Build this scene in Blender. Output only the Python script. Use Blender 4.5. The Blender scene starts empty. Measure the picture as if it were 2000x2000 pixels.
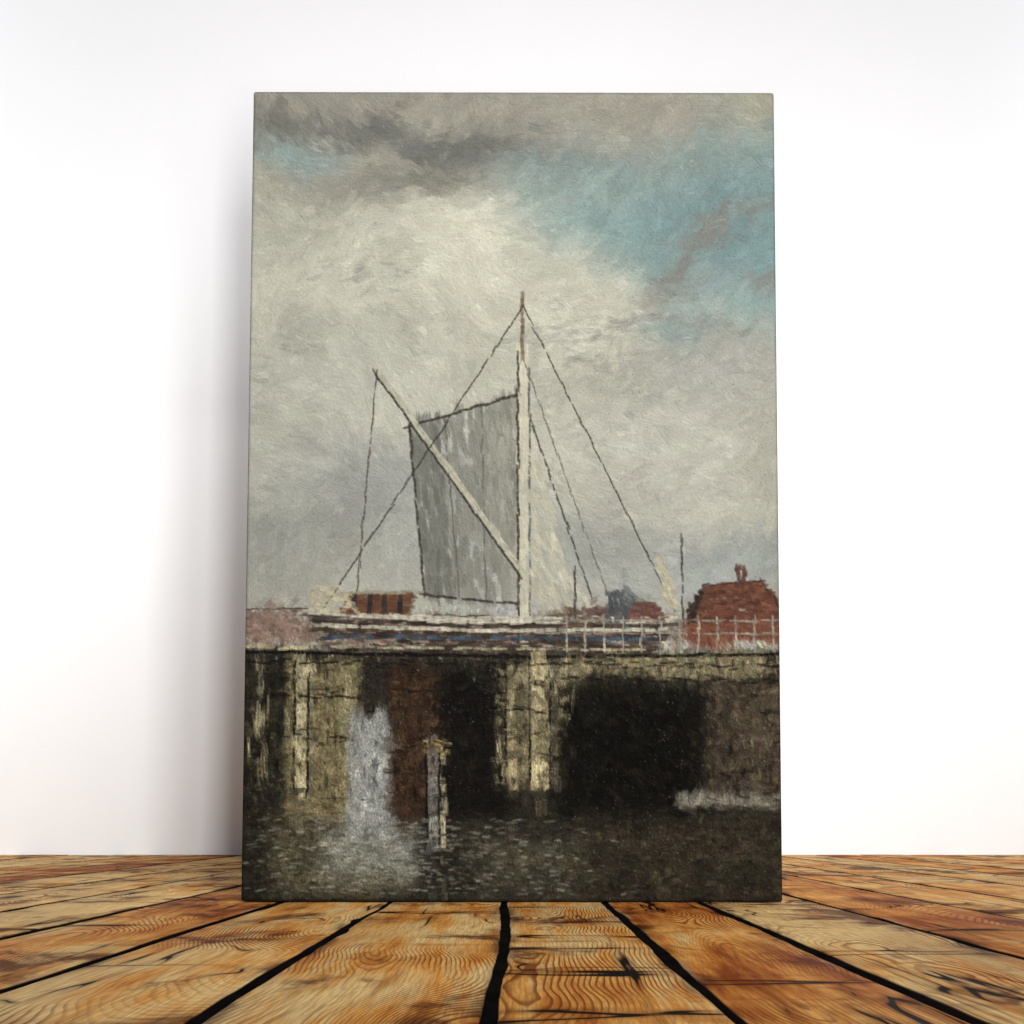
import bpy, math
import numpy as np

scene = bpy.context.scene
COL = scene.collection
rng = np.random.default_rng(11)

# ------------------------------------------------------------------ measures
F = 1400.0                      # focal length, for a 2000 px wide picture
W0 = 0.60                       # width of the canvas
PXM = 1055.0 / W0               # pixels per metre where the canvas stands
H_CAM = 154.0 / PXM             # the camera is almost on the floor
D_CANVAS = F / PXM
D_WALL = F * H_CAM / 60.7
Y_CANVAS = -(D_WALL - D_CANVAS)
X_CANVAS = -12.5 / PXM
CH = 0.9352                     # height of the canvas
DEPTH = 0.036


def lin(c):
    c = np.asarray(c, dtype=np.float64)
    return np.where(c <= 0.04045, c / 12.92, ((c + 0.055) / 1.055) ** 2.4)


def L3(r, g, b):
    v = lin(np.array([r, g, b]) / 255.0)
    return (float(v[0]), float(v[1]), float(v[2]), 1.0)


def tag(o, label=None, cat=None, kind=None, group=None):
    if label: o['label'] = label
    if cat: o['category'] = cat
    if kind: o['kind'] = kind
    if group: o['group'] = group
    return o


def mesh_obj(name, verts, faces, mat=None, parent=None, smooth=False):
    me = bpy.data.meshes.new(name)
    me.from_pydata([tuple(v) for v in verts], [], [tuple(f) for f in faces])
    me.update()
    if smooth:
        me.polygons.foreach_set('use_smooth', [True] * len(me.polygons))
    o = bpy.data.objects.new(name, me)
    COL.objects.link(o)
    if mat: me.materials.append(mat)
    if parent: o.parent = parent
    return o


# ------------------------------------------------------------------ noise
def value_noise(h, w, ch, cw, r):
    g = r.random((ch + 3, cw + 3))
    y = np.linspace(0, ch, h); x = np.linspace(0, cw, w)
    yi = y.astype(int); xi = x.astype(int)
    fy = (y - yi)[:, None]; fx = (x - xi)[None, :]
    fy = fy * fy * (3 - 2 * fy); fx = fx * fx * (3 - 2 * fx)
    a = g[np.ix_(yi, xi)]; b = g[np.ix_(yi, xi + 1)]
    c = g[np.ix_(yi + 1, xi)]; d = g[np.ix_(yi + 1, xi + 1)]
    return (a * (1 - fx) + b * fx) * (1 - fy) + (c * (1 - fx) + d * fx) * fy


def fbm(h, w, ch, cw, r, octs=5, gain=0.55):
    out = np.zeros((h, w)); amp = 1.0; tot = 0
    for k in range(octs):
        out += amp * value_noise(h, w, ch * 2 ** k, cw * 2 ** k, r)
        tot += amp; amp *= gain
    return out / tot - 0.5


def smooth(a, b, x):
    t = np.clip((x - a) / (b - a), 0, 1)
    return t * t * (3 - 2 * t)


# ------------------------------------------------------------------ the picture printed on the canvas
# A plain, generic harbour view: clouded sky, a moored sailing barge, roofs, dark water.
PW, PH = 640, 980


def make_picture():
    r = np.random.default_rng(5)
    T, S = np.mgrid[0:PH, 0:PW]
    s0 = S / (PW - 1.0); t0 = T / (PH - 1.0)
    wx = fbm(PH, PW, 6, 4, r); wy = fbm(PH, PW, 6, 4, r)
    wx2 = fbm(PH, PW, 22, 14, r); wy2 = fbm(PH, PW, 22, 14, r)
    s = s0 + 0.22 * wx + 0.05 * wx2
    t = t0 + 0.14 * wy + 0.035 * wy2
    img = np.zeros((PH, PW, 3))
    img[:] = (186, 184, 168)

    def put(mask, col):
        m = np.clip(mask, 0, 1)[..., None]
        img[:] = img * (1 - m) + np.array(col, float) * m

    def blob(cx, cy, rx, ry, col, a=1.0, rot=0.0, soft=0.7, ss=None, tt=None):
        ss = s if ss is None else ss; tt = t if tt is None else tt
        dx = ss - cx; dy = (tt - cy) * PH / PW; ry = ry * PH / PW
        c, n = math.cos(rot), math.sin(rot)
        u = (dx * c + dy * n) / rx; v = (-dx * n + dy * c) / ry
        put(a * (1 - smooth(1 - soft, 1 + soft * 0.6, np.sqrt(u * u + v * v))), col)

    # sky masses
    put(1 - smooth(0.05, 0.17, t), (163, 158, 145))
    blob(0.25, 0.26, 0.42, 0.13, (196, 194, 177), 0.9)
    blob(0.10, 0.40, 0.30, 0.10, (192, 193, 180), 0.8)
    blob(0.50, 0.22, 0.32, 0.10, (199, 197, 179), 0.9)
    blob(0.22, 0.052, 0.36, 0.026, (120, 120, 113), 0.95, 0.04)
    blob(0.46, 0.078, 0.28, 0.026, (116, 116, 112), 0.95, 0.06)
    blob(0.34, 0.125, 0.26, 0.030, (140, 138, 127), 0.9, -0.08)
    blob(0.10, 0.083, 0.10, 0.022, (146, 172, 172), 0.75)
    blob(0.17, 0.055, 0.05, 0.012, (203, 205, 194), 0.7)
    blob(0.84, 0.145, 0.30, 0.095, (132, 160, 160), 1.0, 0.05)
    blob(0.95, 0.21, 0.20, 0.095, (126, 158, 161), 1.0)
    blob(0.80, 0.30, 0.08, 0.03, (140, 162, 160), 0.8)
    blob(0.74, 0.10, 0.22, 0.035, (140, 160, 158), 0.8)
    blob(0.97, 0.02, 0.10, 0.03, (176, 174, 150), 0.8)
    blob(0.84, 0.205, 0.16, 0.016, (140, 137, 130), 0.85, -0.55)
    blob(0.76, 0.26, 0.12, 0.014, (138, 137, 131), 0.75, -0.25)
    blob(0.95, 0.245, 0.06, 0.014, (135, 134, 131), 0.8)
    blob(0.42, 0.21, 0.16, 0.05, (212, 209, 188), 0.8)
    blob(0.58, 0.255, 0.18, 0.05, (206, 203, 185), 0.8)
    blob(0.12, 0.53, 0.25, 0.10, (166, 168, 162), 0.85)
    blob(0.30, 0.50, 0.18, 0.07, (152, 154, 152), 0.7)
    blob(0.80, 0.44, 0.26, 0.08, (184, 183, 172), 0.8)
    blob(0.90, 0.35, 0.20, 0.05, (170, 170, 162), 0.8)
    blob(0.70, 0.57, 0.30, 0.06, (160, 163, 159), 0.8)
    blob(0.95, 0.60, 0.18, 0.05, (158, 168, 168), 0.7)
    blob(0.42, 0.60, 0.18, 0.05, (166, 168, 164), 0.8)
    put(smooth(0.50, 0.66, t) * 0.35, (158, 162, 158))
    n = fbm(PH, PW, 16, 10, r, 4)
    img *= (1 + 0.20 * n)[..., None]
    base_sky = img.copy()

    # dark quay and water, lower third
    wobs = 0.006 * wx2 + 0.006 * wx
    dark = smooth(0.688, 0.704, t0 + wobs)
    put(dark, (44, 41, 34))
    img0 = img.copy()

    def block(x0, x1, y0, y1, col, a=1.0, e=0.008):
        ss = s0 + 0.03 * wx2; tt = t0 + 0.02 * wy2
        m = smooth(x0 - e, x0 + e, ss) * (1 - smooth(x1 - e, x1 + e, ss)) * smooth(y0 - e, y0 + e, tt) * (1 - smooth(y1 - e, y1 + e, tt))
        put(m * a, col)
    block(-.1, .16, .70, 1.1, (40, 38, 32))
    block(.08, .22, .71, .90, (110, 101, 70), 0.95, .012)
    block(.05, .30, .90, .99, (88, 82, 60), 0.8, .03)
    block(.19, .28, .78, .93, (142, 144, 142), 0.95, .010)
    block(.15, .33, .915, .97, (128, 130, 122), 0.8, .025)
    block(.36, .50, .72, .90, (22, 20, 18), .9, .02)
    block(.27, .36, .72, .90, (58, 42, 30), 0.85, .015)
    block(.50, .62, .715, .74, (122, 112, 82), 0.9, .008)
    block(.60, .97, .700, .728, (112, 103, 76), 0.95, .006)
    block(.48, .64, .74, .86, (112, 102, 70), 0.7, .02)
    block(.58, .88, .745, .90, (19, 18, 15), 1.0, .03)
    block(.86, 1.1, .73, .87, (70, 60, 48), 0.9, .02)
    block(.80, 1.1, .866, .886, (112, 108, 96), 0.95, .005)
    block(.62, 1.1, .90, 1.1, (52, 46, 36), 0.9, .03)
    block(.42, .64, .92, .99, (82, 78, 62), 0.55, .03)
    # far bank and roofs
    block(-.1, 1.1, .655, .690, (112, 90, 78), 0.85, .004)
    block(-.1, .10, .650, .685, (140, 116, 102), 0.9, .004)
    block(.58, .76, .648, .69, (98, 70, 58), 0.9, .003)
    block(.83, 1.1, .648, .69, (116, 66, 46), 0.9, .003)
    block(.70, .735, .628, .69, (70, 74, 80), 0.9, .003)
    n = fbm(PH, PW, 60, 40, r, 3)
    img *= (1 + 0.35 * n * (0.35 + dark))[..., None]
    img = np.clip(img, 4, 250)

    ref = img.copy()
    can = img.copy()
    hgt = np.zeros((PH, PW))
    ang_f = fbm(PH, PW, 7, 5, r, 3) * 5.0

    def dab(cx, cy, ang, ln, wd, col, op=0.85, rough=0.5, bc=.14):
        R = int(0.5 * ln + wd) + 2
        x0, x1 = int(cx) - R, int(cx) + R + 1
        y0, y1 = int(cy) - R, int(cy) + R + 1
        X0, X1, Y0, Y1 = max(x0, 0), min(x1, PW), max(y0, 0), min(y1, PH)
        if X1 <= X0 or Y1 <= Y0: return
        xs = np.arange(X0, X1) - cx; ys = (np.arange(Y0, Y1) - cy)[:, None]
        c, n_ = math.cos(ang), math.sin(ang)
        u = xs * c + ys * n_; v = -xs * n_ + ys * c
        nb = max(int(wd) + 3, 4)
        br = r.random(nb)
        vi = np.clip(((v / wd + 0.5) * (nb - 1)), 0, nb - 1.001)
        k = vi.astype(int); fr = vi - k
        b = br[k] * (1 - fr) + br[np.minimum(k + 1, nb - 1)] * fr
        endl = ln * 0.5 * (1 - rough * b)
        m = np.clip((endl - np.abs(u)) / 1.5, 0, 1) * np.clip((wd * 0.5 - np.abs(v)) / 1.0 + 0.5, 0, 1)
        m = m * op * (1 - 3.2 * bc * (1 - b))
        cc = np.array(col)[None, None, :] * (1 - bc / 2 + bc * b)[..., None]
        a = can[Y0:Y1, X0:X1]
        a += (cc - a) * m[..., None]
        hh = hgt[Y0:Y1, X0:X1]
        hh += (b * bc * 7 + 0.25 - hh) * m

    def layer(count, ln, wd, op, jit, ylo=0.0, yhi=1.0, water=False):
        for _ in range(count):
            x = r.random() * PW; y = (ylo + r.random() * (yhi - ylo)) * PH
            xi, yi = int(x), min(int(y), PH - 1)
            c = ref[yi, xi] * (1 + r.normal(0, jit)) + r.normal(0, 42 * jit, 3) * (.35 + .65 * (yi < .69 * PH))
            if yi > 0.69 * PH:
                a = (math.pi / 2 if (yi < 0.88 * PH and r.random() < .75) else 0) + r.normal(0, .25)
            else:
                a = ang_f[yi, xi] * 1.0 + r.normal(0, .35) - 0.25
            l = ln * (0.6 + 0.8 * r.random()); w = wd * (0.6 + 0.8 * r.random())
            dab(x, y, a, l, w, np.clip(c, 3, 252), op, .5, .07 if yi < .64 * PH else .14)
    layer(1500, 70, 24, 0.75, 0.028, 0, .70)
    layer(2600, 38, 12, 0.65, 0.032, 0, .70)
    layer(1700, 32, 9, 0.75, 0.10, .68, 1)
    layer(4200, 18, 4.5, 0.75, 0.17, .68, 1)
    layer(3600, 18, 5, 0.40, 0.035, 0, .70)
    for _ in range(1700):
        x, y = r.random() * PW, r.random() * .64 * PH
        if abs(wx2[int(y), int(x)]) < .04: continue
        xi = int(np.clip(x + r.normal(0, 16), 0, PW - 1)); yi = int(np.clip(y + r.normal(0, 14), 0, PH - 1))
        c = ref[yi, xi] * (1 + r.normal(0, .05))
        dab(x, y, ang_f[int(y), int(x)] * .6 + r.normal(0, .5), 12 + 22 * r.random(), 4 + 7 * r.random(), np.clip(c, 3, 250), .62, .75, .20)
    layer(2600, 9, 2.6, 0.8, 0.12, .645, .72)

    def line(pts, wd, col, jit=0.06, op=0.9, gap=0.0, shake=0.6):
        for (xa, ya), (xb, yb) in zip(pts[:-1], pts[1:]):
            xa, xb, ya, yb = xa * PW, xb * PW, ya * PH, yb * PH
            d = math.hypot(xb - xa, yb - ya); a = math.atan2(yb - ya, xb - xa)
            n_ = max(int(d / (5 + wd * .6)), 1)
            for i in range(n_ + 1):
                if r.random() < gap: continue
                f = i / n_
                c = np.array(col) * (1 + r.normal(0, jit))
                dab(xa + (xb - xa) * f + r.normal(0, shake), ya + (yb - ya) * f + r.normal(0, shake),
                    a + r.normal(0, .05), 12 + wd * 1.3, wd * (0.85 + .3 * r.random()), np.clip(c, 3, 252), op, 0.35)

    def area(poly, col, jit, n_, ln, wd, ang, op=0.85):
        P = np.array(poly) * [PW, PH]
        lo, hi = P.min(0), P.max(0)
        k = 0
        while k < n_:
            p = lo + r.random(2) * (hi - lo)
            ins = False; j = len(P) - 1
            for i in range(len(P)):
                if (P[i, 1] > p[1]) != (P[j, 1] > p[1]) and p[0] < (P[j, 0] - P[i, 0]) * (p[1] - P[i, 1]) / (P[j, 1] - P[i, 1]) + P[i, 0]:
                    ins = not ins
                j = i
            if not ins: continue
            dab(p[0], p[1], ang + r.normal(0, .12), ln * (.6 + .8 * r.random()), wd * (.7 + .6 * r.random()),
                np.clip(np.array(col) * (1 + r.normal(0, jit)), 3, 252), op)
            k += 1

    ink = (58, 52, 46); cream = (205, 200, 174); grey = (128, 128, 118)
    # moored barge: hull, grey sail, pale mast and spar, rigging
    area([(.305, .425), (.505, .385), (.510, .640), (.335, .628)], (134, 134, 124), .05, 520, 30, 6, 1.45)
    area([(.305, .425), (.36, .412), (.385, .630), (.335, .628)], (116, 117, 110), .06, 170, 30, 5, 1.45)
    area([(.44, .40), (.505, .385), (.510, .640), (.47, .637)], (150, 149, 136), .05, 140, 30, 5, 1.5)
    line([(.303, .424), (.507, .384)], 3, ink, gap=.1)
    line([(.333, .630), (.512, .642)], 3, ink, gap=.1)
    line([(.305, .425), (.335, .628)], 2.5, ink, gap=.06)
    line([(.37, .414), (.40, .630)], 1.6, (92, 92, 86), gap=.25)
    line([(.44, .402), (.45, .635)], 1.6, (96, 96, 90), gap=.25)
    line([(.517, .330), (.520, .692)], 13, cream, .05)
    line([(.508, .335), (.510, .69)], 2.6, ink, gap=.05)
    line([(.530, .335), (.533, .69)], 2.2, (84, 84, 84), gap=.2)
    line([(.240, .352), (.515, .600)], 7.5, (186, 182, 160), .05)
    line([(.238, .357), (.512, .606)], 2.4, ink, gap=.06)
    line([(.517, .262), (.517, .335)], 4, (120, 96, 74), .08)
    line([(.520, .276), (.800, .645)], 1.4, ink, gap=.05)
    line([(.516, .276), (.145, .650)], 1.6, ink, gap=.05)
    line([(.242, .356), (.205, .660)], 1.6, (84, 74, 64), gap=.15)
    line([(.522, .345), (.690, .655)], 1.2, (96, 92, 86), gap=.2)
    area([(.535, .42), (.60, .60), (.65, .645), (.537, .645)], (190, 186, 164), .05, 170, 24, 5, 1.2)
    line([(.535, .42), (.655, .648)], 1.8, ink, gap=.2)
    # hull along the quay
    area([(.12, .652), (.80, .662), (.76, .704), (.17, .706)], (60, 50, 44), .18, 420, 26, 5, .01)
    line([(.115, .650), (.40, .661), (.80, .660)], 8, (196, 192, 172), .06)
    line([(.14, .668), (.45, .674), (.78, .672)], 4.5, (182, 178, 158), .08, gap=.05)
    line([(.15, .682), (.76, .684)], 4, (54, 74, 92), .15, gap=.25)
    line([(.17, .694), (.74, .697)], 3, (150, 142, 112), .12, gap=.2)
    area([(.19, .630), (.31, .628), (.315, .652), (.185, .652)], (104, 66, 44), .10, 190, 16, 5, .02)
    line([(.18, .629), (.325, .627)], 3.5, (158, 150, 124), gap=.05)
    for q in range(4): line([(.205 + .028 * q, .637), (.205 + .028 * q, .646)], 6, (44, 44, 48), .1)
    area([(.125, .625), (.19, .615), (.21, .652), (.12, .65)], (190, 180, 148), .08, 70, 12, 4, .3)
    # roofs of the far bank
    area([(.86, .618), (.965, .614), (1.0, .650), (1.0, .664), (.835, .664)], (108, 64, 46), .16, 420, 16, 5, .05)
    area([(.86, .618), (.835, .664), (.825, .664), (.825, .640)], (54, 40, 36), .15, 60, 9, 4, 1.5)
    line([(.86, .617), (.965, .613), (1.0, .648)], 2, (70, 46, 38), gap=.1)
    area([(.915, .596), (.935, .596), (.935, .620), (.915, .620)], (92, 58, 44), .1, 26, 9, 4, 1.5)
    area([(.72, .640), (.77, .640), (.79, .662), (.70, .662)], (104, 66, 54), .12, 80, 11, 4, .05)
    area([(.60, .646), (.68, .645), (.69, .664), (.59, .664)], (98, 78, 66), .12, 80, 11, 4, .05)
    area([(.675, .628), (.70, .622), (.715, .634), (.715, .664), (.675, .664)], (74, 78, 84), .1, 70, 11, 4, 1.5)
    area([(.0, .650), (.10, .648), (.10, .690), (.0, .690)], (134, 108, 96), .12, 120, 11, 4, .05)
    line([(.0, .649), (.11, .647)], 2, (84, 66, 60), gap=.2)
    # far sails and masts
    area([(.765, .575), (.80, .62), (.815, .652), (.785, .64)], (190, 182, 150), .08, 70, 12, 4, .9)
    line([(.815, .560), (.817, .665)], 2.4, (72, 70, 66), gap=.1)
    line([(.615, .600), (.616, .66)], 2.4, (60, 58, 54), gap=.1)
    for k in range(12):
        x = .60 + .035 * k
        line([(x, .660), (x, .695)], 2.2, (150, 148, 134), .12)
    line([(.55, .661), (1.0, .661)], 2.2, (138, 138, 128), .1, gap=.15)
    line([(.55, .676), (1.0, .677)], 2.0, (132, 130, 120), .1, gap=.2)
    line([(.0, .700), (.55, .706), (1.0, .702)], 3.5, (22, 20, 18), .1)
    line([(.0, .694), (.12, .696)], 4, (166, 156, 118), .1, gap=.1)
    # piles in the water and their reflections
    for (x, y0, y1, w, c) in ((.105, .715, .865, 11, (150, 142, 112)), (.125, .72, .87, 5, (96, 90, 72)),
                              (.495, .72, .855, 9, (124, 114, 82)), (.545, .715, .85, 15, (150, 138, 102)),
                              (.575, .72, .86, 6, (66, 62, 54)), (.352, .815, .925, 12, (112, 112, 106)), (.370, .82, .93, 5, (148, 140, 112))):
        line([(x, y0), (x + .004, y1)], w * 1.35, np.array(c) * 1.08, .2, gap=.10, shake=1.8)
        line([(x - w / PW * .6, y0), (x - w / PW * .55, y1)], 2.6, (20, 19, 17), .1)
        line([(x, y1 + .01), (x + .004, y1 + .07)], w * .8, np.array(c) * .6, .2, .6, gap=.4, shake=2)
    area([(.335, .805), (.385, .805), (.382, .825), (.34, .825)], (128, 112, 70), .2, 30, 9, 4, .2)
    # broken stone and timber colour along the quay
    for (x0, x1, y0, y1, c, n_) in ((.0, .09, .71, .90, (84, 78, 58), 130), (.08, .21, .71, .89, (130, 119, 82), 300), (.47, .60, .715, .86, (124, 116, 88), 200),
                                   (.58, 1.0, .705, .73, (136, 124, 90), 170), (.86, 1.0, .74, .86, (104, 92, 74), 190), (.28, .36, .72, .88, (84, 60, 40), 120),
                                   (.62, 1.0, .90, .99, (78, 70, 50), 150), (.36, .47, .74, .88, (44, 38, 34), 60)):
        for _ in range(n_):
            c2 = np.array(c, float) * (.5 + .62 * r.random()) * (1 + r.normal(0, .04, 3))
            dab((x0 + (x1 - x0) * r.random()) * PW, (y0 + (y1 - y0) * r.random()) * PH, 1.57 * (r.random() < .6) + r.normal(0, .3),
                8 + 20 * r.random() ** 2, 2.5 + 6 * r.random() ** 2, np.clip(c2, 3, 250), .7, .7, .24)
    # black gaps, joints and rotten patches that eat into the stone and timber
    for _ in range(330):
        x = r.random(); y = .708 + .17 * r.random()
        v_ = r.random() < .6
        dab(x * PW, y * PH, (1.57 if v_ else 0) + r.normal(0, .15), 14 + 34 * r.random() ** 2, 2 + 4.5 * r.random(), np.array((24, 22, 19)) * (.7 + .7 * r.random()), .75, .8, .26)
    for _ in range(70):
        x = r.choice([.105, .15, .19, .495, .545, .60, .03]) + r.normal(0, .012); y = .715 + .13 * r.random()
        dab(x * PW, y * PH, 1.57 + r.normal(0, .08), 18 + 40 * r.random(), 3 + 5 * r.random(), np.array((184, 172, 132)) * (.65 + .4 * r.random()), .75, .8, .28)
    for (x0, x1, y_) in ((.06, .22, .752), (.07, .21, .80), (.46, .62, .77), (.60, 1.0, .731), (.0, 1.0, .712), (.28, .48, .745)):
        line([(x0, y_), (x1, y_ + .004)], 2.4, (24, 22, 20), .2, .7, gap=.3, shake=1.6)
    for _ in range(150):
        x = .60 + .30 * r.random(); y = .75 + .13 * r.random() * (1 if x < .8 else .8)
        dab(x * PW, y * PH, r.normal(.6, .5), 12 + 26 * r.random(), 4 + 7 * r.random(), np.array((44, 38, 31)) * (.45 + .7 * r.random()), .45, .8, .26)
    for _ in range(60):
        a_ = r.random(); x = r.choice([.575, .87]) + r.normal(0, .022); y = .74 + .12 * a_
        dab(x * PW, y * PH, 1.57 + r.normal(0, .3), 14 + 22 * r.random(), 4 + 6 * r.random(), np.array((72, 64, 50)) * (.5 + .6 * r.random()), .6, .8, .26)
    # wisps of dark cloud
    for (x, y, a_, n_) in ((.60, .31, -.12, 26), (.72, .295, -.2, 30), (.22, .235, -.3, 14), (.07, .33, .2, 10), (.64, .345, -.1, 20), (.88, .30, -.5, 22)):
        for _ in range(n_):
            dab((x + r.normal(0, .045)) * PW, (y + r.normal(0, .008)) * PH, a_ + r.normal(0, .25), 14 + 26 * r.random(), 3 + 6 * r.random(),
                np.array((138, 136, 130)) * (.88 + .2 * r.random()), .42, .8, .28)
    # hair cracks in the old paint
    for _ in range(46):
        x, y, a_ = r.random() * PW, r.random() * .64 * PH, r.random() * 3.14
        for _k in range(int(3 + 7 * r.random())):
            dab(x, y, a_, 7, .8, (112, 106, 94), .35, .2)
            a_ += r.normal(0, .45); x += 5 * math.cos(a_); y += 5 * math.sin(a_)
    # glints on the water
    for _ in range(520):
        x = r.beta(2, 3) * .75; y = .90 + .09 * r.random()
        c = np.array((138, 138, 126)) * (.55 + .55 * r.random())
        dab(x * PW, y * PH, r.normal(0, .15), 9 + 10 * r.random(), 1.6 + 1.6 * r.random(), c, .6)
    for _ in range(170):
        x = .195 + .075 * r.random(); y = .772 + .15 * r.random()
        dab(x * PW, y * PH, 1.57 + r.normal(0, .12), 14 + 18 * r.random(), 3 + 4 * r.random(), np.array((136, 139, 138)) * (.72 + .36 * r.random()), .65, .6, .22)
    for _ in range(420):
        x = .02 + .96 * r.random(); y = .86 + .135 * r.random()
        c = ref[int(y * PH), int(x * PW)] * (.5 + .95 * r.random())
        dab(x * PW, y * PH, r.normal(0, .35) + 1.57 * (r.random() < .3), 8 + 16 * r.random(), 2 + 4 * r.random(), np.clip(c, 5, 200), .7, .7, .25)

    # raking light of the photographed paint, worked into the printed colours
    fine = r.random((PH, PW)); fine = (fine + np.roll(fine, 1, 0) + np.roll(fine, 1, 1)) / 3
    H2 = hgt + 0.9 * fine
    sh = (np.roll(H2, 1, 0) - np.roll(H2, -1, 0)) * 0.6 - (np.roll(H2, 1, 1) - np.roll(H2, -1, 1)) * 0.5
    sh = np.clip(sh, -1.2, 1.2)
    lum = can.mean(2, keepdims=True)
    can = can * (1 + 0.10 * sh[..., None]) + (6 * sh[..., None]) * (1.2 - lum / 255)
    wv = np.sin((S + T) * 1.9) * 0.5 + np.sin((S - T) * 1.9) * 0.5
    can *= (1 + 0.018 * wv)[..., None]
    dens = fbm(PH, PW, 10, 7, r, 4)
    dk = smooth(.64, .72, t0)
    clus = np.clip(fbm(PH, PW, 46, 30, r, 3) * 2.2 + .35, 0, 1) ** 2
    p = (0.004 + 0.016 * np.clip(dens + .1, 0, 1) + 0.085 * dk * np.clip(dens + .25, 0, 1) + .05 * smooth(.75, 1, s0) * (t0 < .35) * np.clip(dens + .1, 0, 1)) * clus * 2.6
    spots = (r.random((PH, PW)) < p) * (r.random((PH, PW)) ** 2.6)
    add = spots + np.roll(spots, 1, 0) * .8 * (r.random((PH, PW)) < .6) + np.roll(np.roll(spots, 1, 0), 1, 1) * .6 * (r.random((PH, PW)) < .4)
    gr = r.normal(0, 1, (PH, PW)); gr = (gr + np.roll(gr, 1, 0)) * .5
    can *= (1 + (.028 + .11 * dk) * gr)[..., None]
    can += (np.array((205, 206, 200)) - can) * np.clip(add * (.42 - .16 * dk), 0, .6)[..., None]
    cl = can / 255.0
    can = can * (1 - dk[..., None]) + dk[..., None] * 255 * np.clip((cl - .10) * 1.28 + .085, .02, 1)
    pits = (r.random((PH, PW)) < .012 * np.clip(dens + .3, 0, 1))
    can *= (1 - .45 * pits * r.random((PH, PW)))[..., None]
    # worn margin of the painted panel
    edge = np.minimum.reduce([s0 * PW, (1 - s0) * PW, t0 * PH, (1 - t0) * PH])
    can *= (1 - .12 * (1 - smooth(0, 5, edge + 4 * wx2)))[..., None]
    return np.clip(can, 3, 250), hgt


PIC, HGT = make_picture()


# ------------------------------------------------------------------ node helpers
def new_mat(name):
    m = bpy.data.materials.new(name); m.use_nodes = True
    nt = m.node_tree; b = nt.nodes['Principled BSDF']
    return m, nt, b


class NB:
    def __init__(self, nt): self.nt = nt
    def n(self, t, **kw):
        x = self.nt.nodes.new(t)
        for k, v in kw.items(): setattr(x, k, v)
        return x
    def put(self, sock, v):
        if v is None: return
        if hasattr(v, 'is_output') or isinstance(v, bpy.types.NodeSocket): self.nt.links.new(v, sock)
        else: sock.default_value = v
    def math(self, op, a, b=None, c=None, clamp=False):
        x = self.n('ShaderNodeMath', operation=op); x.use_clamp = clamp
        self.put(x.inputs[0], a); self.put(x.inputs[1], b); self.put(x.inputs[2], c)
        return x.outputs[0]
    def xyz(self, x, y, z):
        c = self.n('ShaderNodeCombineXYZ')
        self.put(c.inputs[0], x); self.put(c.inputs[1], y); self.put(c.inputs[2], z)
        return c.outputs[0]
    def noise(self, vec, scale, detail=3, rough=.5, dist=0.0, out=0):
        x = self.n('ShaderNodeTexNoise')
        self.put(x.inputs['Vector'], vec); x.inputs['Scale'].default_value = scale
        x.inputs['Detail'].default_value = detail; x.inputs['Roughness'].default_value = rough
        x.inputs['Distortion'].default_value = dist
        return x.outputs[out]
    def ramp(self, fac, stops, interp='LINEAR'):
        x = self.n('ShaderNodeValToRGB'); e = x.color_ramp.elements
        x.color_ramp.interpolation = interp
        while len(e) < len(stops): e.new(0.5)
        for el, (p, c) in zip(e, stops):
            el.position = p; el.color = c if len(c) == 4 else (*c, 1)
        self.put(x.inputs[0], fac)
        return x.outputs[0]
    def mix(self, fac, a, b, mode='MIX'):
        x = self.n('ShaderNodeMix', data_type='RGBA', blend_type=mode)
        self.put(x.inputs[0], fac); self.put(x.inputs[6], a); self.put(x.inputs[7], b)
        return x.outputs[2]
    def mapr(self, v, a, b, c=0.0, d=1.0, smooth=True):
        x = self.n('ShaderNodeMapRange'); x.interpolation_type = 'SMOOTHSTEP' if smooth else 'LINEAR'
        self.put(x.inputs[0], v)
        for i, q in enumerate((a, b, c, d)): x.inputs[i + 1].default_value = q
        return x.outputs[0]


# ------------------------------------------------------------------ materials
def canvas_material():
    m, nt, b = new_mat('printed_canvas'); N = NB(nt)
    a = N.n('ShaderNodeAttribute', attribute_name='paint')
    b.inputs['Roughness'].default_value = 0.75
    b.inputs['Specular IOR Level'].default_value = 0.06
    nt.links.new(a.outputs['Color'], b.inputs['Base Color'])
    tc = N.n('ShaderNodeTexCoord')
    w1 = N.n('ShaderNodeTexWave', wave_type='BANDS', bands_direction='X'); w1.inputs['Scale'].default_value = 160
    w2 = N.n('ShaderNodeTexWave', wave_type='BANDS', bands_direction='Z'); w2.inputs['Scale'].default_value = 160
    for w in (w1, w2):
        w.inputs['Distortion'].default_value = 0.6
        nt.links.new(tc.outputs['Object'], w.inputs['Vector'])
    h = N.math('ADD', w1.outputs['Fac'], w2.outputs['Fac'])
    bp = N.n('ShaderNodeBump'); bp.inputs['Strength'].default_value = .25; bp.inputs['Distance'].default_value = .0004
    nt.links.new(h, bp.inputs['Height']); nt.links.new(bp.outputs[0], b.inputs['Normal'])
    return m


def pine_material():
    m, nt, b = new_mat('stretcher_pine'); N = NB(nt)
    tc = N.n('ShaderNodeTexCoord')
    f = N.noise(tc.outputs['Object'], 30, 4)
    nt.links.new(N.ramp(f, [(.3, L3(176, 138, 92)), (.7, L3(208, 174, 128))]), b.inputs['Base Color'])
    b.inputs['Roughness'].default_value = .7
    return m


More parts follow.
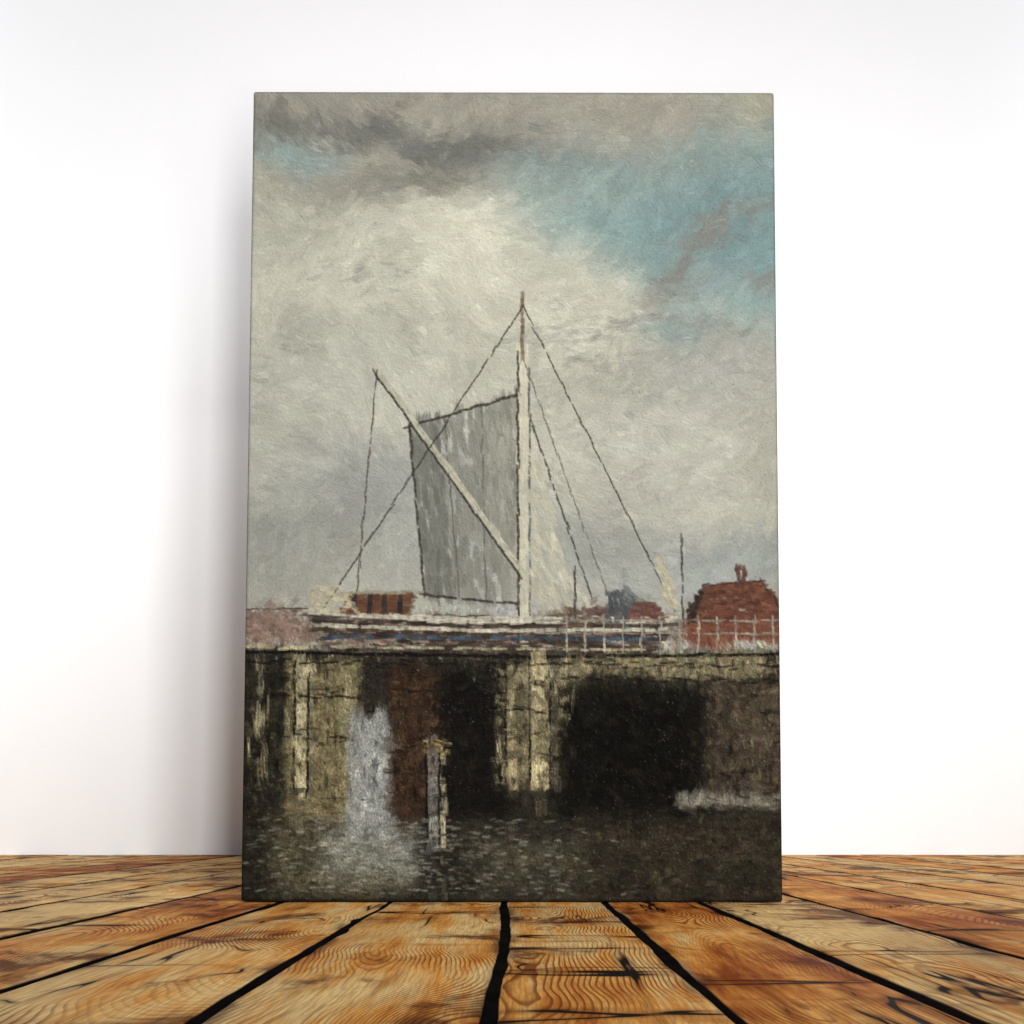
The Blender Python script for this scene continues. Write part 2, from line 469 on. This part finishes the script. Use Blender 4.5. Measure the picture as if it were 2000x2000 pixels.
def wall_material():
    m, nt, b = new_mat('white_plaster'); N = NB(nt)
    g = N.n('ShaderNodeNewGeometry')
    f = N.noise(g.outputs['Position'], 1.4, 4)
    nt.links.new(N.ramp(f, [(.3, (.86, .86, .865, 1)), (.7, (.885, .885, .885, 1))]), b.inputs['Base Color'])
    b.inputs['Roughness'].default_value = .9; b.inputs['Specular IOR Level'].default_value = .1
    bp = N.n('ShaderNodeBump'); bp.inputs['Strength'].default_value = .12; bp.inputs['Distance'].default_value = .001
    nt.links.new(N.noise(g.outputs['Position'], 260, 3), bp.inputs['Height'])
    nt.links.new(bp.outputs[0], b.inputs['Normal'])
    return m


def black_material():
    m, nt, b = new_mat('dark_underfloor'); N = NB(nt)
    g = N.n('ShaderNodeNewGeometry')
    nt.links.new(N.ramp(N.noise(g.outputs['Position'], 40, 3), [(.3, (.004, .004, .004, 1)), (.8, (.012, .010, .009, 1))]), b.inputs['Base Color'])
    b.inputs['Roughness'].default_value = .95; b.inputs['Specular IOR Level'].default_value = 0
    return m


def wood_material():
    m, nt, b = new_mat('charred_planks'); N = NB(nt)
    at = N.n('ShaderNodeAttribute', attribute_name='board'); at2 = N.n('ShaderNodeAttribute', attribute_name='seed')
    sp = N.n('ShaderNodeSeparateXYZ'); nt.links.new(at.outputs['Vector'], sp.inputs[0])
    u, v = sp.outputs[0], sp.outputs[1]              # metres across and along the board
    sd = N.n('ShaderNodeSeparateColor'); nt.links.new(at2.outputs['Color'], sd.inputs[0])
    r1, r2, r3 = sd.outputs[0], sd.outputs[1], sd.outputs[2]
    off = N.math('MULTIPLY', r1, 57.0)
    vv = N.math('ADD', v, N.math('MULTIPLY', r2, 31.0))
    P = N.xyz(N.math('ADD', u, off), vv, off)
    # growth rings: the board is a slice through a wandering trunk axis
    d = N.noise(N.xyz(off, vv, 3.3), 2.6, 2, .45)
    d = N.math('MULTIPLY', N.math('SUBTRACT', d, 0.42), 0.34)
    uc = N.math('MULTIPLY', N.math('SUBTRACT', r3, .5), .10)
    wob = N.math('MULTIPLY', N.math('SUBTRACT', N.noise(N.xyz(off, vv, 9.1), 4.5, 2), .5), .09)
    du = N.math('ADD', N.math('ADD', u, uc), wob)
    rad = N.math('SQRT', N.math('ADD', N.math('MULTIPLY', du, du), N.math('ADD', N.math('MULTIPLY', d, d), .00002)))
    n1 = N.noise(N.xyz(N.math('MULTIPLY', N.math('ADD', u, off), 26), N.math('MULTIPLY', vv, 9), off), 1.0, 3, .5)
    rad = N.math('ADD', rad, N.math('MULTIPLY', N.math('SUBTRACT', n1, .5), .012))
    # knots
    vor = N.n('ShaderNodeTexVoronoi', voronoi_dimensions='2D'); vor.inputs['Scale'].default_value = 1.0
    nt.links.new(N.xyz(N.math('MULTIPLY', N.math('ADD', u, off), 6.5), N.math('MULTIPLY', vv, 2.6), 0), vor.inputs['Vector'])
    kd = vor.outputs['Distance']
    kn = N.mapr(kd, 0.0, 0.34, 1.0, 0.0)
    rad = N.math('ADD', rad, N.math('MULTIPLY', kn, .030))
    ph = N.math('FRACT', N.math('MULTIPLY', rad, 320.0))
    ring = N.ramp(ph, [(0, (0, 0, 0, 1)), (.50, (.12, .12, .12, 1)), (.74, (.95, .95, .95, 1)), (.90, (1, 1, 1, 1)), (1.0, (0, 0, 0, 1))])
    fade = N.mapr(N.noise(P, 7, 3), .40, .60, .16, 1.0)
    ring = N.math('MULTIPLY', ring, fade)
    # tone
    st = N.noise(N.xyz(N.math('MULTIPLY', N.math('ADD', u, off), 44), N.math('MULTIPLY', vv, 7), 0), 1.0, 6, .68)
    fib = N.noise(N.xyz(N.math('MULTIPLY', N.math('ADD', u, off), 620), N.math('MULTIPLY', vv, 34), 0), 1.0, 3, .6)
    cloud = N.noise(P, 5.5, 3, .55)
    tone = N.math('ADD', N.math('MULTIPLY', st, .62), N.math('MULTIPLY', cloud, .48))
    tone = N.math('ADD', tone, N.math('MULTIPLY', N.math('SUBTRACT', r1, .5), .22))
    col = N.ramp(tone, [(.37, L3(150, 72, 24)), (.45, L3(214, 136, 60)), (.53, L3(246, 178, 90)), (.63, L3(253, 218, 148))])
    col = N.mix(N.math('MULTIPLY', ring, .86), col, L3(116, 44, 12))
    col = N.mix(N.mapr(fib, .35, .70, .0, .50), col, L3(150, 84, 40))
    # burnt red-brown bands and blotches
    bn = N.noise(N.xyz(N.math('MULTIPLY', N.math('ADD', u, off), 9), N.math('MULTIPLY', vv, 11), off), 1.0, 5, .62, .4)
    bm = N.mapr(bn, .52, .65, 0, .88)
    col = N.mix(bm, col, L3(94, 40, 18))
    kk = N.mapr(kd, .02, .13, 1.0, 0.0)
    kk = N.math('MULTIPLY', kk, N.mapr(N.noise(P, 23, 2), .4, .6, .2, .9))
    col = N.mix(kk, col, L3(62, 28, 14))
    # black checks and splits
    def crack(su, sv, wd, thr, z, dist):
        q = N.noise(N.xyz(N.math('MULTIPLY', N.math('ADD', u, off), su), N.math('MULTIPLY', vv, sv), z), 1.0, 2, .5, dist)
        l = N.mapr(N.math('ABSOLUTE', N.math('SUBTRACT', q, .5)), wd * .35, wd, 1, 0)
        k = N.mapr(N.noise(N.xyz(N.math('MULTIPLY', N.math('ADD', u, off), su * .8), N.math('MULTIPLY', vv, sv * .9), z + 8), 1.0, 1), thr, thr + .035, 0, 1)
        l2 = N.mapr(N.math('ABSOLUTE', N.math('SUBTRACT', q, .5)), 0, wd * 4.5, 1, 0)
        k2 = N.mapr(k.node.inputs[0].links[0].from_socket, thr - .06, thr + .04, 0, 1)
        return N.math('MULTIPLY', l, k), N.math('MULTIPLY', l2, k2)
    c1, h1 = crack(3.5, 24, .017, .615, 2.0, .1)
    c2, h2 = crack(44, 5.0, .024, .625, 5.0, .1)
    c3, h3 = crack(16, 12, .012, .645, 11.0, .0)
    halo = N.math('MAXIMUM', N.math('MAXIMUM', h1, h2), h3)
    col = N.mix(N.math('MULTIPLY', halo, .55), col, L3(104, 44, 16))
    cr = N.math('MAXIMUM', N.math('MAXIMUM', c1, c2), c3)
    col = N.mix(cr, col, (.012, .008, .006, 1))
    # pale chipped arris and dirty joint
    ed = sp.outputs[2]                               # metres from the nearest joint
    en = N.noise(N.xyz(N.math('MULTIPLY', u, 20), N.math('MULTIPLY', vv, 12), 4), 1.0, 4)
    em = N.math('MULTIPLY', N.mapr(ed, .001, .007, 1, 0), N.mapr(en, .48, .60, 0, .55))
    col = N.mix(em, col, L3(190, 158, 120))
    em2 = N.math('MULTIPLY', N.mapr(ed, .000, .012, 1, 0), N.mapr(en, .36, .50, .75, 0))
    col = N.mix(em2, col, L3(58, 30, 16))
    col = N.mix(N.mapr(ed, .0001, .0010, 1, 0), col, (.012, .009, .007, 1))
    nt.links.new(col, b.inputs['Base Color'])
    b.inputs['Roughness'].default_value = .7
    b.inputs['Specular IOR Level'].default_value = .06
    hh = N.math('SUBTRACT', N.math('MULTIPLY', fib, .25), N.math('ADD', N.math('MULTIPLY', ring, .35), N.math('MULTIPLY', cr, 3.0)))
    bp = N.n('ShaderNodeBump'); bp.inputs['Strength'].default_value = .5; bp.inputs['Distance'].default_value = .0012
    nt.links.new(hh, bp.inputs['Height']); nt.links.new(bp.outputs[0], b.inputs['Normal'])
    return m


# ------------------------------------------------------------------ floor of planks
def build_floor():
    px = [-124, 98, 319, 540, 759, 987, 1183, 1366, 1595, 1824, 2035, 2262]
    xs = [(p - 1012) / PXM for p in px]
    while xs[0] > -4.2: xs.insert(0, xs[0] - .120 - .014 * rng.random())
    while xs[-1] < 4.2: xs.append(xs[-1] + .120 + .014 * rng.random())
    y0, y1 = -D_WALL - 1.6, -0.002
    ny = 420
    # finer near the camera, coarser far behind and ahead
    ys = np.linspace(y0, y1, ny)
    n = len(xs)
    cent, half = [], []
    for i in range(n):
        def walk(step, amp):
            k = int((y1 - y0) / step) + 3
            g = rng.normal(0, 1, k)
            return amp * np.interp(ys, y0 + np.arange(k) * step, g)
        cent.append(xs[i] + walk(.17, .0016) + walk(.06, .0006) + walk(.018, .00025))
        half.append(np.clip(.0033 + walk(.13, .0007) + walk(.03, .0003), .0019, .0058))
    V, Fc, uvb, seeds = [], [], [], []
    mats = []
    for i in range(n - 1):
        sd = rng.random(3)
        zt = rng.normal(0, .00025)
        Lx = cent[i] + half[i] + np.abs(rng.normal(0, .00025, ny)); Rx = cent[i + 1] - half[i + 1] - np.abs(rng.normal(0, .00025, ny))
        # chipped notches here and there along the arris
        for side in (0, 1):
            for _ in range(rng.integers(2, 6)):
                yc = y0 + rng.random() * (y1 - y0); wd = .012 + .03 * rng.random(); dp = .0015 + .0035 * rng.random()
                bump = dp * np.clip(1 - ((ys - yc) / wd) ** 2, 0, 1)
                if side == 0: Lx = Lx + bump
                else: Rx = Rx - bump
        mid = 0.5 * (xs[i] + xs[i + 1])
        prof = [(0, -.022, 0), (0, -.0022, 0), (.0006, -.0008, .0006), (.0022, 0, .0022)]
        st = len(V)
        nc = 9
        for j in range(ny):
            w = Rx[j] - Lx[j]
            row = [(Lx[j], -.022, 0), (Lx[j] + .0001, -.0016, 0), (Lx[j] + .0004, -.0004, .0004), (Lx[j] + .0015, 0, .0015),
                   (Lx[j] + w * .5, .0003, w * .5),
                   (Rx[j] - .0015, 0, .0015), (Rx[j] - .0004, -.0004, .0004), (Rx[j] - .0001, -.0016, 0), (Rx[j], -.022, 0)]
            for (x, z, e) in row:
                V.append((x, ys[j], z + zt)); uvb.append((x - mid, ys[j], e)); seeds.append((sd[0], sd[1], sd[2], 1))
        for j in range(ny - 1):
            for k in range(nc - 1):
                a = st + j * nc + k
                Fc.append((a, a + 1, a + 1 + nc, a + nc)); mats.append(0)
    st = len(V)
    for (x, y) in ((xs[0], y0), (xs[-1], y0), (xs[-1], y1), (xs[0], y1)):
        V.append((x, y, -.0010)); uvb.append((0, 0, 0)); seeds.append((0, 0, 0, 1))
    Fc.append((st, st + 1, st + 2, st + 3)); mats.append(1)
    o = mesh_obj('floor', V, Fc, wood_material(), smooth=True)
    me = o.data
    me.materials.append(black_material())
    me.polygons.foreach_set('material_index', mats)
    a = me.attributes.new('board', 'FLOAT_VECTOR', 'POINT'); a.data.foreach_set('vector', np.array(uvb, dtype=np.float32).ravel())
    a = me.attributes.new('seed', 'FLOAT_COLOR', 'POINT'); a.data.foreach_set('color', np.array(seeds, dtype=np.float32).ravel())
    tag(o, 'rustic orange brown wooden plank floor with black gaps and cracks', 'floor', 'structure')
    return o


# ------------------------------------------------------------------ wall
def build_wall():
    x0, x1, y0, y1, z0, z1 = -5, 5, 0.0, .15, -.05, 4.5
    V = [(x0, y0, z0), (x1, y0, z0), (x1, y1, z0), (x0, y1, z0), (x0, y0, z1), (x1, y0, z1), (x1, y1, z1), (x0, y1, z1)]
    Fc = [(0, 1, 5, 4), (1, 2, 6, 5), (2, 3, 7, 6), (3, 0, 4, 7), (4, 5, 6, 7), (3, 2, 1, 0)]
    o = mesh_obj('wall', V, Fc, wall_material())
    tag(o, 'plain smooth white wall behind the canvas print', 'wall', 'structure')
    return o


# ------------------------------------------------------------------ canvas print
def build_canvas():
    root = bpy.data.objects.new('canvas_print', None); COL.objects.link(root)
    root.empty_display_size = .1
    tag(root, 'tall frameless canvas print of a cloudy harbour painting standing on the plank floor', 'canvas print')
    # front sheet as a grid in (x, z); its rim rolls back round the bars
    hw = W0 / 2 * 1.006
    rr = .0035
    xs = np.linspace(-hw, hw, PW); zs = np.linspace(CH, 0, PH)
    X, Z = np.meshgrid(xs, zs)
    dxe = np.maximum(np.abs(X) - (hw - rr), 0); dze = np.maximum(np.abs(Z - CH / 2) - (CH / 2 - rr), 0)
    dd = np.minimum(np.hypot(dxe, dze), rr)
    Yd = rr - np.sqrt(np.maximum(rr * rr - dd * dd, 0))
    # rounded corners in the plane of the picture
    over = np.hypot(dxe, dze); k = np.where(over > rr, rr / np.maximum(over, 1e-9), 1.0)
    X = np.where(over > rr, np.sign(X) * ((hw - rr) + dxe * k), X)
    Z = np.where(over > rr, CH / 2 + np.sign(Z - CH / 2) * ((CH / 2 - rr) + dze * k), Z)
    Yf = Yd - HGT * .00022 * (dd < 1e-6)
    pos = np.stack([X, Yf, Z], -1).reshape(-1, 3)
    col = lin(PIC / 255.0).reshape(-1, 3)
    grey = col @ np.array([.30, .55, .15])
    col = (grey[:, None] * .20 + col * .80) * .80 * np.array([.99, 1.0, .955])
    idx = np.arange(PW * PH).reshape(PH, PW)
    q = np.stack([idx[:-1, :-1], idx[1:, :-1], idx[1:, 1:], idx[:-1, 1:]], -1).reshape(-1, 4)
    # wrapped sides carry the picture round the edge, mirrored
    loop = np.concatenate([idx[0, :-1], idx[:-1, -1], idx[-1, ::-1][:-1], idx[::-1, 0][:-1]])
    inw = np.concatenate([np.tile([1, 0], (PW - 1, 1)), np.tile([0, -1], (PH - 1, 1)), np.tile([-1, 0], (PW - 1, 1)), np.tile([0, 1], (PH - 1, 1))])
    rows_i, cols_i = np.divmod(loop, PW)
    allp, allc, allq = [pos], [col], [q]
    prev = loop; base = len(pos); nseg = 12; m_ = len(loop)
    for sgm in range(1, nseg + 1):
        dep = rr + (DEPTH - rr) * sgm / nseg
        p = pos[loop].copy(); p[:, 1] = dep
        rI = np.clip(rows_i + inw[:, 0] * sgm * 3, 0, PH - 1); cI = np.clip(cols_i + inw[:, 1] * sgm * 3, 0, PW - 1)
        allp.append(p); allc.append(col[rI * PW + cI])
        cur = base + np.arange(m_); base += m_
        allq.append(np.stack([prev, np.roll(prev, -1), np.roll(cur, -1), cur], -1))
        prev = cur
    pos = np.concatenate(allp); col = np.concatenate(allc); q = np.concatenate(allq)
    me = bpy.data.meshes.new('canvas')
    me.vertices.add(len(pos)); me.vertices.foreach_set('co', pos.astype(np.float32).ravel())
    me.loops.add(q.size); me.loops.foreach_set('vertex_index', q.astype(np.int32).ravel())
    me.polygons.add(len(q))
    me.polygons.foreach_set('loop_start', (np.arange(len(q)) * 4).astype(np.int32))
    try: me.polygons.foreach_set('loop_total', np.full(len(q), 4, dtype=np.int32))
    except Exception: pass
    me.update(calc_edges=True); me.validate()
    me.polygons.foreach_set('use_smooth', np.ones(len(me.polygons), dtype=bool))
    a = me.attributes.new('paint', 'FLOAT_COLOR', 'POINT')
    a.data.foreach_set('color', np.concatenate([col, np.ones((len(col), 1))], 1).astype(np.float32).ravel())
    me.materials.append(canvas_material())
    o = bpy.data.objects.new('canvas', me); COL.objects.link(o); o.parent = root
    # wooden stretcher frame inside the wrap
    b, t0, t1 = .040, .006, DEPTH + .001
    e = .0015
    xo, zo0, zo1 = hw - e, e, CH - e
    out = [(-xo, zo0), (xo, zo0), (xo, zo1), (-xo, zo1)]
    inn = [(-xo + b, zo0 + b), (xo - b, zo0 + b), (xo - b, zo1 - b), (-xo + b, zo1 - b)]
    V = [(x, t0, z) for x, z in out] + [(x, t0, z) for x, z in inn] + [(x, t1, z) for x, z in out] + [(x, t1, z) for x, z in inn]
    Fc = []
    for i in range(4):
        j = (i + 1) % 4
        Fc += [(i, j, 4 + j, 4 + i), (8 + j, 8 + i, 12 + i, 12 + j), (j, i, 8 + i, 8 + j), (4 + i, 4 + j, 12 + j, 12 + i)]
    mesh_obj('stretcher_frame', V, Fc, pine_material(), root)
    lean = math.asin((D_CANVAS / .9605 - D_CANVAS) / CH)
    root.location = (X_CANVAS, Y_CANVAS, .0007)
    root.rotation_euler = (-lean, math.radians(.12), 0)
    return root


build_wall(); build_floor(); build_canvas()

# ------------------------------------------------------------------ camera
cam = bpy.data.cameras.new('camera'); co = bpy.data.objects.new('camera', cam); COL.objects.link(co)
cam.sensor_width = 36; cam.lens = F / 2000 * 36
cam.shift_x = -12 / 2000; cam.shift_y = 609 / 2000
cam.clip_start = .01; cam.clip_end = 100
co.location = (0, -D_WALL, H_CAM); co.rotation_euler = (math.pi / 2, 0, 0)
scene.camera = co

# ------------------------------------------------------------------ light: strip lamps right of the camera, soft room fill
def strip(name, a, b, width, power, colour=(1, 1, 1), y=None, falloff=True, aim=1.9):
    l = bpy.data.lights.new(name, 'AREA'); l.shape = 'RECTANGLE'
    dx, dz = b[0] - a[0], b[1] - a[1]; ln = math.hypot(dx, dz)
    l.size = width; l.size_y = ln; l.energy = power; l.color = colour
    if falloff:
        l.use_nodes = True
        nt = l.node_tree; em = nt.nodes.get('Emission')
        fo = nt.nodes.new('ShaderNodeLightFalloff'); fo.inputs['Strength'].default_value = 1.0
        nt.links.new(fo.outputs['Constant'], em.inputs['Strength'])
    o = bpy.data.objects.new(name, l); COL.objects.link(o)
    o.location = ((a[0] + b[0]) / 2, -D_WALL - .03 if y is None else y, (a[1] + b[1]) / 2)
    tilt = math.atan2(dx, dz)
    o.rotation_mode = 'XYZ'
    # local -Z looks along +Y, local Y runs up along the strip
    import mathutils
    zax = (mathutils.Vector(o.location) - mathutils.Vector((.0, 0, aim))).normalized()
    yax = mathutils.Vector((dx, 0, dz)); yax = (yax - zax * yax.dot(zax)).normalized(); xax = yax.cross(zax)
    o.rotation_euler = mathutils.Matrix((xax, yax, zax)).transposed().to_euler()
    return o


KC = (1, .995, .99)
strip('key_lamp', (.035, .07), (.09, .30), .06, 5.9, KC)
strip('middle_lamp', (.10, .18), (.24, .70), .09, 5.1, KC)
strip('high_lamp', (.24, .70), (.54, 1.50), .10, 4.0, KC, aim=.15)
for sx in (-1, 1):  # unseen side lamps, added to lift the wall's outer edges to even white
    l = bpy.data.lights.new('added_wall_fill', 'AREA'); l.shape = 'RECTANGLE'; l.size = .25; l.size_y = 3.0; l.energy = 11.0; l.color = (.90, .95, 1)
    o = bpy.data.objects.new('added_wall_fill', l); COL.objects.link(o)
    o.location = (sx * 2.2, -.8, 1.65); o.rotation_euler = (math.pi / 2, 0, 0)
KW = .09

w = bpy.data.worlds.new('World'); scene.world = w; w.use_nodes = True
bg = w.node_tree.nodes['Background']; bg.inputs[0].default_value = (.82, .86, 1.06, 1); bg.inputs[1].default_value = KW

scene.view_settings.view_transform = 'Standard'; scene.view_settings.look = 'None'
scene.view_settings.gamma = 1; scene.view_settings.exposure = 0
scene.view_settings.use_curve_mapping = False
